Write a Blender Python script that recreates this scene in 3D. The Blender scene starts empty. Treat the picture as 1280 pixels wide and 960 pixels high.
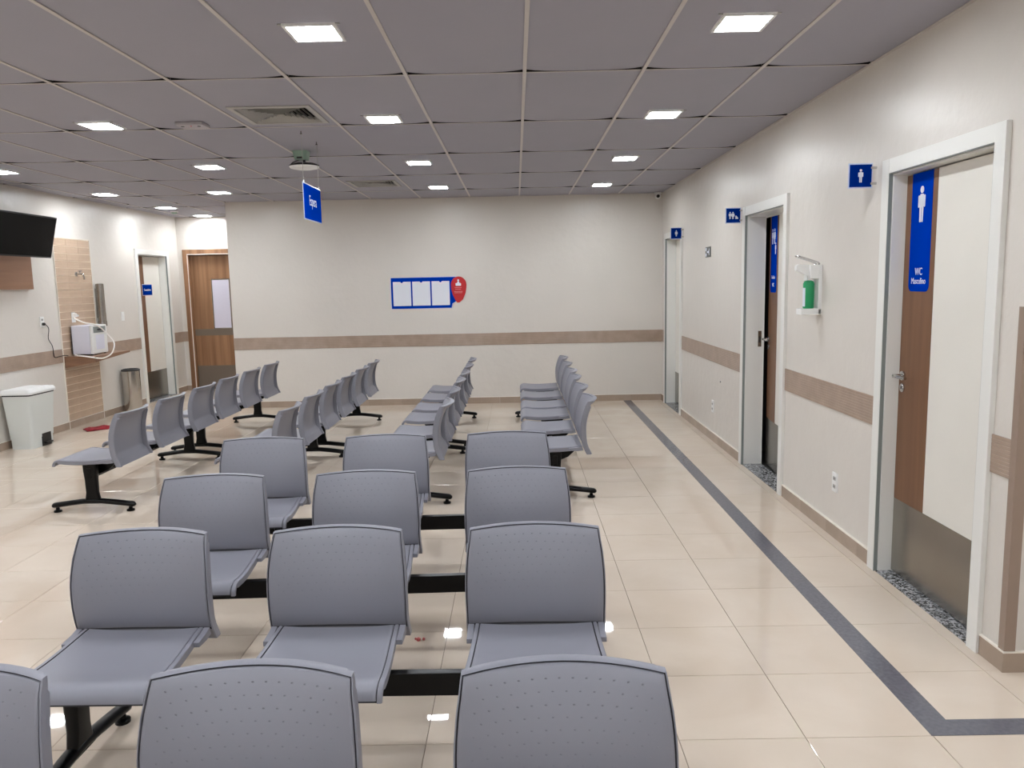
import bpy, bmesh, math, random
from mathutils import Vector, Matrix
random.seed(7)
PI = math.pi
col = bpy.context.scene.collection
sc = bpy.context.scene

# ------------------------------------------------------------ camera
HC = 1.555                      # eye height
H = 2.655                       # ceiling height
F, PITCH, YAW, ROLL = 968.41, .129, -.0074, -.021
cy, sy, cp, sp, cr, sr = math.cos(YAW), math.sin(YAW), math.cos(PITCH), math.sin(PITCH), math.cos(ROLL), math.sin(ROLL)
fw = Vector((sy*cp, cy*cp, -sp)); rt = Vector((cy, -sy, 0)); up = rt.cross(fw)
R_ = cr*rt + sr*up; U_ = -sr*rt + cr*up
cam = bpy.data.cameras.new('camera'); co = bpy.data.objects.new('camera', cam); col.objects.link(co)
cam.sensor_width = 36; cam.lens = F*36/1280; cam.clip_start = .05
m = Matrix((R_, U_, -fw)).transposed().to_4x4(); m.translation = Vector((0, 0, HC)); co.matrix_world = m
sc.camera = co

def project(P):
    q = Vector(P) - Vector((0, 0, HC)); z = q.dot(fw)
    if z < .1: return None
    return 640 + F*q.dot(R_)/z, 480 - F*q.dot(U_)/z, z

# ------------------------------------------------------------ world, exposure
w = bpy.data.worlds.new('world'); sc.world = w; w.use_nodes = True
w.node_tree.nodes['Background'].inputs[0].default_value = (.5, .5, .52, 1)
w.node_tree.nodes['Background'].inputs[1].default_value = .02
sc.view_settings.view_transform = 'Standard'; sc.view_settings.look = 'None'
sc.view_settings.exposure = 0; sc.view_settings.gamma = 1; sc.view_settings.use_curve_mapping = False
LED = 108.0                      # emission of the ceiling panels

# ------------------------------------------------------------ materials
def lin(c):
    return tuple((x/255/12.92 if x/255 <= .04045 else ((x/255+.055)/1.055)**2.4) for x in c) + (1,)

def mat(name, rgb, rough=.5, metal=0, spec=.5, coat=0, em=None):
    m = bpy.data.materials.new(name); m.use_nodes = True
    b = m.node_tree.nodes['Principled BSDF']
    b.inputs['Base Color'].default_value = lin(rgb); b.inputs['Roughness'].default_value = rough
    b.inputs['Metallic'].default_value = metal; b.inputs['Specular IOR Level'].default_value = spec
    b.inputs['Coat Weight'].default_value = coat
    if em: b.inputs['Emission Color'].default_value = em[0]; b.inputs['Emission Strength'].default_value = em[1]
    return m

def nodes(m): return m.node_tree.nodes, m.node_tree.links, m.node_tree.nodes['Principled BSDF']

def add_noise(m, rgb1, rgb2, scale=5, detail=4, stretch=(1, 1, 1), lo=.35, hi=.65, bump=0, bscale=None, bdist=.002, coords='Object'):
    n, l, b = nodes(m)
    tc = n.new('ShaderNodeTexCoord'); mp = n.new('ShaderNodeMapping'); mp.inputs['Scale'].default_value = stretch
    l.new(tc.outputs[coords], mp.inputs[0])
    t = n.new('ShaderNodeTexNoise'); t.inputs['Scale'].default_value = scale; t.inputs['Detail'].default_value = detail
    l.new(mp.outputs[0], t.inputs['Vector'])
    r = n.new('ShaderNodeValToRGB'); r.color_ramp.elements[0].position = lo; r.color_ramp.elements[1].position = hi
    r.color_ramp.elements[0].color = lin(rgb1); r.color_ramp.elements[1].color = lin(rgb2)
    l.new(t.outputs['Fac'], r.inputs[0]); l.new(r.outputs[0], b.inputs['Base Color'])
    if bump:
        t2 = n.new('ShaderNodeTexNoise'); t2.inputs['Scale'].default_value = bscale or scale; t2.inputs['Detail'].default_value = 5
        l.new(tc.outputs[coords], t2.inputs['Vector'])
        bp = n.new('ShaderNodeBump'); bp.inputs['Strength'].default_value = bump; bp.inputs['Distance'].default_value = bdist
        l.new(t2.outputs['Fac'], bp.inputs['Height']); l.new(bp.outputs[0], b.inputs['Normal'])
    return m

WALLC = ((216, 210, 202), (220, 214, 206))
M = {}
M['wall'] = add_noise(mat('wall_paint', WALLC[0], .31, spec=.33), *WALLC, scale=1.3, detail=2, bump=.32, bscale=11, bdist=.012)
M['grout'] = mat('grout', (150, 136, 120), .8)
M['floor'] = mat('porcelain', (206, 188, 168), .025, spec=.5)
n, l, b = nodes(M['floor'])
tc = n.new('ShaderNodeTexCoord'); oi = n.new('ShaderNodeObjectInfo')
t = n.new('ShaderNodeTexNoise'); t.inputs['Scale'].default_value = 2.2; t.inputs['Detail'].default_value = 5; t.inputs['Distortion'].default_value = .6
geo = n.new('ShaderNodeNewGeometry'); l.new(geo.outputs['Position'], t.inputs['Vector'])
r = n.new('ShaderNodeValToRGB'); r.color_ramp.elements[0].position = .3; r.color_ramp.elements[1].position = .7
r.color_ramp.elements[0].color = lin((208, 192, 174)); r.color_ramp.elements[1].color = lin((217, 203, 187))
l.new(t.outputs['Fac'], r.inputs[0])
hs = n.new('ShaderNodeHueSaturation'); mr = n.new('ShaderNodeMapRange'); mr.inputs['To Min'].default_value = .985; mr.inputs['To Max'].default_value = 1.015
l.new(oi.outputs['Random'], mr.inputs[0]); l.new(mr.outputs[0], hs.inputs['Value']); l.new(r.outputs[0], hs.inputs['Color']); l.new(hs.outputs[0], b.inputs['Base Color'])
M['stripe'] = add_noise(mat('grey_stripe', (100, 100, 108), .18), (96, 96, 104), (106, 106, 114), scale=60)
M['granite'] = mat('granite', (90, 90, 90), .25)
n, l, b = nodes(M['granite'])
v = n.new('ShaderNodeTexVoronoi'); v.inputs['Scale'].default_value = 110; tc = n.new('ShaderNodeTexCoord'); l.new(tc.outputs['Object'], v.inputs['Vector'])
r = n.new('ShaderNodeValToRGB'); r.color_ramp.interpolation = 'CONSTANT'
e = r.color_ramp.elements; e[0].color = lin((48, 50, 52)); e[1].position = .62; e[1].color = lin((168, 168, 170))
e2 = e.new(.35); e2.color = lin((112, 114, 116))
sx = n.new('ShaderNodeSeparateColor'); l.new(v.outputs['Color'], sx.inputs[0]); l.new(sx.outputs[0], r.inputs[0]); l.new(r.outputs[0], b.inputs['Base Color'])
M['ctile'] = add_noise(mat('ceiling_tile', (162, 158, 164), .6, spec=.3), (159, 158, 168), (163, 161, 171), scale=1.5)
M['tee'] = mat('tee_white', (198, 192, 186), .4)
M['plenum_webshade'] = mat('plenum_and_web_shade', (26, 24, 22), .9)  # dark ceiling void; also the shade painted onto the tee webs
M['band'] = add_noise(mat('band_tile', (166, 146, 130), .35), (160, 140, 124), (172, 151, 135), scale=8)
M['base'] = add_noise(mat('baseboard_tile', (166, 148, 132), .15), (160, 142, 126), (172, 153, 137), scale=4)
M['caulk'] = mat('caulk', (235, 228, 216), .5)
M['btile'] = add_noise(mat('beige_wall_tile', (190, 166, 143), .3), (186, 160, 136), (198, 174, 150), scale=6, stretch=(1, 1, 6))
M['tgrout'] = mat('tile_grout', (240, 226, 208), .8)
M['frame'] = mat('white_enamel', (232, 231, 226), .3)
M['leaf'] = add_noise(mat('cream_laminate', (228, 224, 215), .35), (226, 222, 213), (231, 227, 218), scale=2)
M['veneer'] = add_noise(mat('brown_veneer', (130, 90, 66), .4, spec=.3), (112, 80, 58), (126, 91, 67), scale=6, detail=3, stretch=(4, 4, .15), lo=.3, hi=.7)
M['orange'] = add_noise(mat('walnut_veneer', (160, 110, 74), .4, spec=.3), (124, 90, 64), (164, 124, 92), scale=4, detail=3, stretch=(4, 4, .12), lo=.3, hi=.7)
M['steel'] = add_noise(mat('brushed_steel', (160, 154, 146), .27, metal=1), (156, 150, 142), (164, 159, 151), scale=3, stretch=(1, 1, 1))
M['chrome'] = mat('chrome', (205, 205, 205), .12, metal=1)
M['greyband'] = mat('grey_laminate', (112, 100, 88), .4)
M['blue'] = mat('sign_blue', (0, 52, 165), .6, spec=.0)
M['navy'] = mat('sign_navy', (0, 40, 125), .6, spec=.0)
M['acrylic'] = mat('acrylic_edge', (205, 216, 240), .15)
M['white'] = mat('white_plastic', (238, 238, 236), .35)
M['print'] = mat('white_print', (226, 230, 242), .45)
M['black'] = mat('black_plastic', (14, 14, 16), .4)
M['bmetal'] = mat('black_metal', (5, 5, 6), .28, spec=.22)
M['chair'] = mat('grey_polypropylene', (134, 134, 143), .42, spec=.4)
M['shade_dark_parts'] = mat('gap_shade_and_dark_parts', (46, 46, 52), .6)  # painted shadow in the chair panel gaps; also plain dark small parts
M['screen'] = mat('dark_screen', (4, 4, 5), .25, spec=.08)
M['red'] = mat('red_print', (190, 26, 32), .4)
M['paper'] = mat('paper_sheet', (228, 230, 238), .5)
M['green'] = mat('green_label', (22, 150, 92), .35)
M['mint'] = mat('pale_green_plastic', (150, 178, 160), .5)
M['bin'] = mat('bin_plastic', (220, 224, 220), .4)
M['cloth'] = add_noise(mat('red_cloth', (140, 22, 36), .9), (112, 12, 24), (150, 26, 38), scale=30)
M['pink'] = mat('pink_foil', (214, 110, 110), .4)
M['wood'] = add_noise(mat('shelf_wood', (150, 104, 72), .35), (124, 92, 70), (150, 112, 86), scale=5, stretch=(1, .2, 8), lo=.3, hi=.7)
M['panelwood'] = add_noise(mat('panel_wood', (158, 108, 76), .4), (138, 100, 76), (156, 116, 90), scale=3, stretch=(1, .3, 4))
M['led'] = mat('led_diffuser', (255, 255, 255), .5, em=((.955, 1.0, 1.05, 1), LED))
M['grille'] = mat('grille_aluminium', (172, 170, 165), .4)
M['purifier'] = mat('purifier_white', (226, 226, 238), .35)
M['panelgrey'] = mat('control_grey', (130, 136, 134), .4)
M['hose'] = mat('white_hose', (236, 232, 226), .4)
M['glasspane'] = mat('frosted_pane', (214, 210, 224), .25)
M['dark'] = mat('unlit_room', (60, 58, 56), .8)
M['exitgrey'] = mat('exit_grey', (70, 74, 68), .4)

# ------------------------------------------------------------ helpers
def link(name, me, mats, parent=None, smooth=False, bev=0):
    o = bpy.data.objects.new(name, me); col.objects.link(o)
    if mats is not None and not me.materials:
        for k in (mats if isinstance(mats, (list, tuple)) else [mats]): me.materials.append(M[k] if isinstance(k, str) else k)
    if parent: o.parent = parent
    if smooth:
        for p in me.polygons: p.use_smooth = True
    return o

def obj(name, bm, mats, parent=None, smooth=False, angle=None):
    bmesh.ops.recalc_face_normals(bm, faces=bm.faces)
    me = bpy.data.meshes.new(name); bm.to_mesh(me); bm.free()
    if smooth:
        for p in me.polygons: p.use_smooth = True
        me.set_sharp_from_angle(angle=math.radians(angle or 35))
    return link(name, me, mats, parent)

def box(bm, x0, x1, y0, y1, z0, z1, mi=0, bev=0):
    if x0 > x1: x0, x1 = x1, x0
    if y0 > y1: y0, y1 = y1, y0
    if z0 > z1: z0, z1 = z1, z0
    vs = [bm.verts.new((x, y, z)) for x in (x0, x1) for y in (y0, y1) for z in (z0, z1)]
    fs = []
    for idx in ((0, 1, 3, 2), (4, 6, 7, 5), (0, 4, 5, 1), (2, 3, 7, 6), (0, 2, 6, 4), (1, 5, 7, 3)):
        f = bm.faces.new([vs[i] for i in idx]); f.material_index = mi; fs.append(f)
    if bev:
        es = list({e for f in fs for e in f.edges})
        bmesh.ops.bevel(bm, geom=es, offset=bev, segments=2, affect='EDGES', profile=.7)
    return vs

def nb(*a, **k):
    bm = bmesh.new(); box(bm, *a, **k); return bm

def prism(bm, pts, a0, a1, axis='y', mi=0):
    """extrude a 2D outline along an axis. axis y: pts=(x,z); axis x: pts=(y,z); axis z: pts=(x,y)"""
    def P(p, a): return {'y': (p[0], a, p[1]), 'x': (a, p[0], p[1]), 'z': (p[0], p[1], a)}[axis]
    A = [bm.verts.new(P(p, a0)) for p in pts]; B = [bm.verts.new(P(p, a1)) for p in pts]
    fs = [bm.faces.new(A), bm.faces.new(B[::-1])]
    for i in range(len(pts)):
        j = (i+1) % len(pts); fs.append(bm.faces.new((A[j], A[i], B[i], B[j])))
    for f in fs: f.material_index = mi
    return fs

def lathe(bm, prof, c=(0, 0, 0), seg=20, axis='z', mi=0):
    rings = []
    for r, h in prof:
        ring = []
        for k in range(seg):
            a = 2*PI*k/seg; x, y = r*math.cos(a), r*math.sin(a)
            p = {'z': (x, y, h), 'y': (x, h, y), 'x': (h, x, y)}[axis]
            ring.append(bm.verts.new((c[0]+p[0], c[1]+p[1], c[2]+p[2])))
        rings.append(ring)
    for a, b_ in zip(rings, rings[1:]):
        for k in range(seg):
            f = bm.faces.new((a[k], a[(k+1) % seg], b_[(k+1) % seg], b_[k])); f.material_index = mi
    for rg in (rings[0], rings[-1]):
        f = bm.faces.new(rg); f.material_index = mi

def tube(bm, pts, r, seg=8, mi=0):
    pts = [Vector(p) for p in pts]; rings = []
    prev = None
    for i, p in enumerate(pts):
        d = (pts[min(i+1, len(pts)-1)] - pts[max(i-1, 0)]).normalized()
        u = d.orthogonal().normalized() if prev is None else (prev - d*prev.dot(d)).normalized()
        prev = u; v = d.cross(u)
        rings.append([bm.verts.new(p + r*(math.cos(2*PI*k/seg)*u + math.sin(2*PI*k/seg)*v)) for k in range(seg)])
    for a, b_ in zip(rings, rings[1:]):
        for k in range(seg):
            f = bm.faces.new((a[k], a[(k+1) % seg], b_[(k+1) % seg], b_[k])); f.material_index = mi
    bm.faces.new(rings[0]); bm.faces.new(rings[-1])

def spline(pts, n=8):
    pts = [Vector(p) for p in pts]; P = [pts[0]] + pts + [pts[-1]]; out = []
    for i in range(1, len(P)-2):
        for k in range(n):
            t = k/n; a, b_, c, d = P[i-1], P[i], P[i+1], P[i+2]
            out.append(.5*((2*b_) + (c-a)*t + (2*a-5*b_+4*c-d)*t*t + (3*b_-a-3*c+d)*t**3))
    out.append(pts[-1]); return out

def rrect(x0, x1, z0, z1, r, seg=5, top=True, bottom=True):
    pts = []
    for cx, cz, a0, on in ((x1-r, z1-r, 0, top), (x0+r, z1-r, PI/2, top), (x0+r, z0+r, PI, bottom), (x1-r, z0+r, 1.5*PI, bottom)):
        if on:
            for k in range(seg+1):
                a = a0 + PI/2*k/seg; pts.append((cx+r*math.cos(a), cz+r*math.sin(a)))
        else:
            pts.append((cx + (r if cx > (x0+x1)/2 else -r), cz + (r if cz > (z0+z1)/2 else -r)))
    return pts

def ell(cx, cz, rx, rz, n=16): return [(cx+rx*math.cos(2*PI*k/n), cz+rz*math.sin(2*PI*k/n)) for k in range(n)]

def thing(name, label, cat, loc=(0, 0, 0), rz=0, group=None):
    o = bpy.data.objects.new(name, None); col.objects.link(o); o.location = loc; o.rotation_euler = (0, 0, rz)
    o.empty_display_size = .1
    o['label'] = label; o['category'] = cat
    if group: o['group'] = group
    return o

def tag(o, label, cat, group=None):
    o['label'] = label; o['category'] = cat
    if group: o['group'] = group
    return o

def structure(o, label, cat):
    o['kind'] = 'structure'; o['label'] = label; o['category'] = cat; return o

def senv(name, label, cat, loc=(0, 0, 0), rz=0): return structure(thing(name, label, cat, loc, rz), label, cat)

def textmesh(s, size, ext=.0006):
    c = bpy.data.curves.new('t', 'FONT'); c.body = s; c.size = size; c.align_x = 'CENTER'; c.align_y = 'CENTER'; c.extrude = ext
    o = bpy.data.objects.new('t', c); col.objects.link(o); dg = bpy.context.evaluated_depsgraph_get(); dg.update()
    me = bpy.data.meshes.new_from_object(o.evaluated_get(dg)); bpy.data.objects.remove(o); bpy.data.curves.remove(c)
    me.materials.clear(); return me

def text(s, size, parent, x, y, z, m_='print', sx=1):
    """lettering facing -y in the parent's frame"""
    me = textmesh(s, size); me.transform(Matrix.Diagonal((sx, 1, 1, 1))); me.transform(Matrix.Rotation(PI/2, 4, 'X'))
    me.name = 'lettering'
    o = link('lettering', me, m_, parent); o.location = (x, y, z); return o

def person_shape(bm, x, z, h, y0, y1, dress=False):
    u = h/10
    prism(bm, ell(x, z+h-u, .95*u, u, 14), y0, y1)
    if dress:
        prism(bm, [(x-1.0*u, z+7.8*u), (x+1.0*u, z+7.8*u), (x+2.1*u, z+3.2*u), (x-2.1*u, z+3.2*u)], y0, y1)
        for s in (-1, 1): prism(bm, [(x+s*1.1*u, z+7.8*u), (x+s*1.9*u, z+7.4*u), (x+s*2.4*u, z+4.4*u), (x+s*1.9*u, z+4.2*u)], y0, y1)
    else:
        prism(bm, rrect(x-1.1*u, x+1.1*u, z+4*u, z+7.8*u, .5*u, 3), y0, y1)
        for s in (-1, 1): prism(bm, rrect(min(x+s*1.15*u, x+s*1.9*u), max(x+s*1.15*u, x+s*1.9*u), z+4.1*u, z+7.5*u, .35*u, 3), y0, y1)
    for s in (-1, 1): prism(bm, [(x+s*.12*u, z+4.2*u), (x+s*1.05*u, z+4.2*u), (x+s*.9*u, z), (x+s*.15*u, z)], y0, y1)

# ------------------------------------------------------------ room shell
XR, XL, YB, YE, YF, XK, YC, XF = 1.89, -5.17, 10.08, 12.0, -3.0, -3.69, 2.89, 3.6
TOP = H + .28
# floor
floor = structure(obj('floor', nb(XL-.2, XF+.2, YF-.2, YE+.2, -.06, -.004), 'grout'), 'polished beige porcelain tile floor of the waiting room', 'floor')
T = .43163; FX, FY = .52529, 3.32885
tiles = []
def inroom(x, y):
    if y > YE or y < YF or x < XL or x > XF: return False
    if y > YB and x > XK: return False
    if y > YC and x > XR: return False
    return True
for i in range(-15, 9):
    for j in range(-16, 22):
        x0, x1, y0, y1 = FX+i*T, FX+(i+1)*T, FY+j*T, FY+(j+1)*T
        full = inroom(x0, y0) and inroom(x1, y0) and inroom(x0, y1) and inroom(x1, y1)
        if not full:
            x0 = max(x0, XL); y0 = max(y0, YF); y1 = min(y1, YE); x1 = min(x1, XF)
            if x1-x0 < .01 or y1-y0 < .01: continue
            mx, my = (x0+x1)/2, (y0+y1)/2
            if my > YC and x1 > XR:
                if x0 >= XR: 
                    if y0 < YC: y1 = YC
                    else: continue
                elif y0 >= YC or True: x1 = XR
            if y1 > YB and x1 > XK:
                if x0 >= XK: y1 = YB
                elif y0 >= YB: x1 = XK
            if x1-x0 < .01 or y1-y0 < .01: continue
        p = project(((x0+x1)/2, (y0+y1)/2, 0))
        vis = p is not None and -90 < p[0] < 1370 and p[1] < 1080
        tiles.append((vis, p[2] if p else 99, x0, x1, y0, y1, full))
tiles.sort(key=lambda t: (not t[0], t[1]))
g = .0013
def tile_bm(w_, d_):
    bm = bmesh.new(); box(bm, 0, w_, 0, d_, -.006, 0, bev=0)
    es = [e for e in bm.edges if all(v.co.z > -.001 for v in e.verts)]
    bmesh.ops.bevel(bm, geom=es, offset=.0008, segments=1, affect='EDGES'); return bm
full_me = None
rest = bmesh.new()
for k, (vis, _, x0, x1, y0, y1, full) in enumerate(tiles):
    if k < 300 and vis:
        if full and full_me:
            o = link('floor_tile', full_me, None, floor)
        else:
            o = obj('floor_tile', tile_bm(x1-x0-2*g, y1-y0-2*g), 'floor', floor)
            if full: full_me = o.data
        o.location = (x0+g, y0+g, 0)
    else:
        box(rest, x0+g, x1-g, y0+g, y1-g, -.006, 0)
o = obj('floor_tiles', rest, 'floor', floor); o['kind'] = 'stuff'

# stripe
bm = bmesh.new()
prism(bm, [(1.384, YB), (1.384, 2.465), (XF, 2.465), (XF, 2.56), (1.483, 2.56), (1.483, YB)], 0, .0012, 'z')
structure(obj('trim_1', bm, 'stripe'), 'dark grey stripe inlaid along the beige floor in front of the restroom doors', 'floor stripe')

# walls
def walls(name, label, boxes, m_='wall'):
    bm = bmesh.new()
    for b_ in boxes: box(bm, *b_)
    return structure(obj(name, bm, m_), label, 'wall')
DZ = 2.06
WR = .15
opR = [(3.11, 3.97), (5.50, 6.41), (8.92, 9.79)]
bx = []; y = YC
for a, b_ in opR:
    bx.append((XR, XR+WR, y, a, 0, TOP)); bx.append((XR, XR+WR, a, b_, DZ, TOP)); y = b_
bx.append((XR, XR+WR, y, YB+.15, 0, TOP))
bx.append((XR+WR, XF, YC, YC+.15, 0, TOP))
wall_right = walls('wall_right', 'cream painted right wall with three restroom doorways', bx)
wall_back = walls('wall_back', 'cream painted back wall behind the benches', [(XK, XR, YB, YB+.15, 0, TOP), (XK, XK+.15, YB+.15, YE, 0, TOP)])
oL = (10.69, 11.57)
wall_left = walls('wall_left', 'cream painted left wall with tiled water corner', [(XL-.2, XL, YF, oL[0], 0, TOP), (XL-.2, XL, oL[0], oL[1], DZ, TOP), (XL-.2, XL, oL[1], YE+.2, 0, TOP)])
wall_end = walls('wall_end', 'cream end wall of the short corridor around the wooden door', [(XL, -5.02, YE, YE+.2, 0, TOP), (-5.02, -4.10, YE, YE+.2, DZ+.04, TOP), (-4.10, XK+.15, YE, YE+.2, 0, TOP)])
wall_front = walls('wall_front', 'cream wall behind the camera', [(XL-.2, XF+.2, YF-.15, YF, 0, TOP)])
wall_far = walls('wall_corridor', 'cream wall of the side corridor on the right', [(XF, XF+.15, YF, YC+.15, 0, TOP)])
# rooms behind the doors (seen only through the gap of the second door)
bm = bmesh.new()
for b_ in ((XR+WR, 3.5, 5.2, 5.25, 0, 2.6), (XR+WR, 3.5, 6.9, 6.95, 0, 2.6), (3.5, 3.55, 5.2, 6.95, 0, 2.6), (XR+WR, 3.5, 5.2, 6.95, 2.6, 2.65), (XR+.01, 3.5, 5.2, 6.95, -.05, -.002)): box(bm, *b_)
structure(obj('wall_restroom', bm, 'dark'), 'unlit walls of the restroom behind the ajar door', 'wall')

# wall trims: band, baseboard
def run_frame(o, face):   # place local frame: local x along wall, -y out of the wall
    pass
RZ = {'R': -PI/2, 'L': PI/2, 'B': 0}
def seg_place(face, a, b_, at):
    """returns (location, rz, length) for a piece that runs from a to b_ on a wall"""
    if face == 'R': return (at, b_, 0), -PI/2, b_-a
    if face == 'L': return (at, a, 0), PI/2, b_-a
    return (a, at, 0), 0, b_-a
def band_bm(L):
    bm = bmesh.new(); n_ = 10; z0, z1 = .768, .922; pts = [(0, z0), (-.006, z0)]
    for k in range(n_):
        za = z0 + (z1-z0)*k/n_; zb = z0 + (z1-z0)*(k+1)/n_
        pts += [(-.0075, za+.0025), (-.0075, zb-.0025), (-.006, zb)]
    pts += [(0, z1)]
    prism(bm, pts, 0, L, 'x'); return bm
tn = 2
segsR = [(YC, 3.04), (4.04, 5.43), (6.48, 8.85), (9.86, YB)]
segsB = [(XK, XR)]
segsL = [(YF, 8.75), (9.53, 10.62), (11.64, YE)]
desc = {('R', 0): 'right wall beside the corner guard', ('R', 1): 'right wall under the soap dispenser', ('R', 2): 'right wall between the second and the far restroom door',
        ('R', 3): 'right wall in the far corner', ('B', 0): 'back wall', ('L', 0): 'left wall under the television', ('L', 1): 'left wall beside the steel waste bin', ('L', 2): 'left wall in the corridor corner',
        ('E', 0): 'end wall left of the wooden door'}
def put(o, loc, rz): o.location = loc; o.rotation_euler = (0, 0, rz); return o
for face, segs, at in (('R', segsR, XR), ('B', segsB, YB), ('L', segsL, XL), ('E', [(XL, -5.09)], YE)):
    for k, (a, b_) in enumerate(segs):
        loc, rz, L = seg_place(face, a, b_, at)
        put(structure(obj('trim_%d' % tn, band_bm(L), 'band'), 'brown ribbed tile band on the ' + desc[(face, k)], 'wall band'), loc, rz); tn += 1
bn = {'R': 'right', 'B': 'back', 'L': 'left', 'E': 'end'}
segsLb = [(YF, 10.62), (11.64, YE)]
def piece_bm(L):
    bm = nb(0.001, L-.001, -.011, 0, 0, .08); return bm
for face, segs, at in (('R', segsR, XR), ('B', segsB, YB), ('L', segsLb, XL), ('E', [(XL, -5.09)], YE)):
    root = senv('baseboard_' + bn[face], 'brown tile baseboard along the ' + {'R': 'right wall', 'B': 'back wall', 'L': 'left wall', 'E': 'corridor end wall'}[face], 'baseboard')
    cm = {}; caulk = bmesh.new()
    for (a, b_) in segs:
        y = a
        while y < b_ - .02:
            e_ = min(y + T, b_)
            if face == 'R' and y == a and a > 3: e_ = min(FY + math.ceil((a-FY)/T+.01)*T, b_)
            L = e_-y; key = round(L, 3)
            loc, rz, _ = seg_place(face, y, e_, at)
            if key in cm: o = link('baseboard_tile', cm[key], None, root)
            else: o = obj('baseboard_tile', piece_bm(L), 'base', root); cm[key] = o.data
            put(o, loc, rz); y = e_
        loc, rz, L = seg_place(face, a, b_, at)
        if face == 'R': box(caulk, at-.013, at, a, b_, .08, .086)
        elif face == 'L': box(caulk, at, at+.013, a, b_, .08, .086)
        else: box(caulk, a, b_, at-.013, at, .08, .086)
    obj('caulk_line', caulk, 'caulk', root)
# baseboard and band round the right corner
root = senv('baseboard_corridor', 'brown tile baseboard turning the corner into the side corridor', 'baseboard')
o = obj('baseboard_tile', nb(XR-.012, 2.32, YC-.011, YC, 0, .08), 'base', root)
o = obj('baseboard_tile', nb(2.322, XF, YC-.011, YC, 0, .08), 'base', root)
o = obj('caulk_line', nb(XR-.013, XF, YC-.013, YC, .08, .086), 'caulk', root)
put(structure(obj('trim_%d' % tn, band_bm(XF-XR-.035), 'band'), 'brown ribbed tile band on the side corridor wall', 'wall band'), (XR+.035, YC, 0), 0); tn += 1
bm = bmesh.new(); prism(bm, [(XR-.009, YC+.028), (XR-.009, YC-.009), (XR+.035, YC-.009), (XR+.035, YC-.002), (XR-.002, YC-.002), (XR-.002, YC+.028)], .087, 1.43, 'z')
tag(obj('corner_guard', bm, mat('guard_brown', (150, 130, 116), .4)), 'brown plastic corner guard on the wall edge right of the near restroom door', 'corner guard')

# ------------------------------------------------------------ ceiling
ceil_o = structure(obj('ceiling', nb(XL-.2, XF+.2, YF-.2, YE+.2, TOP-.02, TOP+.05), 'plenum_webshade'), 'suspended grey tile ceiling with white grid and square lights', 'ceiling')
S = .625; CX0, CY0 = .0687, 4.251
VENTS = [(-1.487, 5.13), (-1.50, 8.56)]
tile_cache = {}
def ctile_bm(w_, d_, hole=None):
    bm = bmesh.new()
    lift = .013
    if hole:
        hx, hy, r_ = hole
        pts = [0, hx-r_, hx+r_, w_]; ptd = [0, hy-r_, hy+r_, d_]
        for i in range(3):
            for j in range(3):
                if i == 1 and j == 1: continue
                box(bm, pts[i], pts[i+1], ptd[j], ptd[j+1], 0, .012)
        bmesh.ops.remove_doubles(bm, verts=bm.verts, dist=1e-5); return bm
    fu = [0, .03, .08, .16, .3, .5, .7, .84, .92, .97, 1]; fv = [0, .015, .04, .08, .2, .5, .8, .92, .96, .985, 1]; nx, ny = 10, 10
    lo = [[None]*(ny+1) for _ in range(nx+1)]; hi = [[None]*(ny+1) for _ in range(nx+1)]
    for i in range(nx+1):
        for j in range(ny+1):
            u = 2*fu[i]-1; v_ = 2*fv[j]-1; z = lift*abs(u)**4*abs(v_)**14
            lo[i][j] = bm.verts.new((w_*fu[i], d_*fv[j], z)); hi[i][j] = bm.verts.new((w_*fu[i], d_*fv[j], z+.012))
    for i in range(nx):
        for j in range(ny):
            bm.faces.new((lo[i][j], lo[i][j+1], lo[i+1][j+1], lo[i+1][j])); bm.faces.new((hi[i][j], hi[i+1][j], hi[i+1][j+1], hi[i][j+1]))
    for i in range(nx):
        for j in (0, ny): bm.faces.new((lo[i][j], lo[i+1][j], hi[i+1][j], hi[i][j]))
    for j in range(ny):
        for i in (0, nx): bm.faces.new((lo[i][j], hi[i][j], hi[i][j+1], lo[i][j+1]))
    return bm
xs = [XL] + [CX0+i*S for i in range(-8, 3)]
xsF = xs + [CX0+3*S, CX0+4*S, CX0+5*S, XF]
ysA = [YF] + [CY0+j*2*S for j in range(-5, 5)] + [YB]
def add_tile(x0, x1, y0, y1):
    g2 = .004; w_, d_ = x1-x0-2*g2, y1-y0-2*g2
    if w_ < .03 or d_ < .03: return
    hole = None
    for vx, vy in VENTS:
        if x0 < vx < x1 and y0 < vy < y1: hole = (vx-x0-g2, vy-y0-g2, .235)
    key = (round(w_, 3), round(d_, 3), hole)
    if key in tile_cache: o = link('ceiling_tile', tile_cache[key], None, ceil_o)
    else:
        o = obj('ceiling_tile', ctile_bm(w_, d_, hole), 'ctile', ceil_o, smooth=hole is None, angle=30); tile_cache[key] = o.data
    o.location = (x0+g2, y0+g2, H+.001)
for a, b_ in zip(ysA, ysA[1:]):
    if b_ <= YC: X_ = xsF
    elif a < YC < b_: X_ = xsF
    else: X_ = xs + [XR]
    for x0, x1 in zip(X_, X_[1:]):
        if a < YC < b_ and x0 >= 1.9: add_tile(x0, x1, a, YC)
        elif a < YC < b_ and x0 < XR < x1: add_tile(x0, XR, a, b_)
        else: add_tile(x0, x1, a, b_)
YX = [YB, CY0+5*2*S, YE]
for x0, x1 in zip([XL, CX0-8*S, CX0-7*S, CX0-6*S], [CX0-8*S, CX0-7*S, CX0-6*S, XK]):
    for a, b_ in zip(YX, YX[1:]): add_tile(x0, x1, a, b_)
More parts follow.
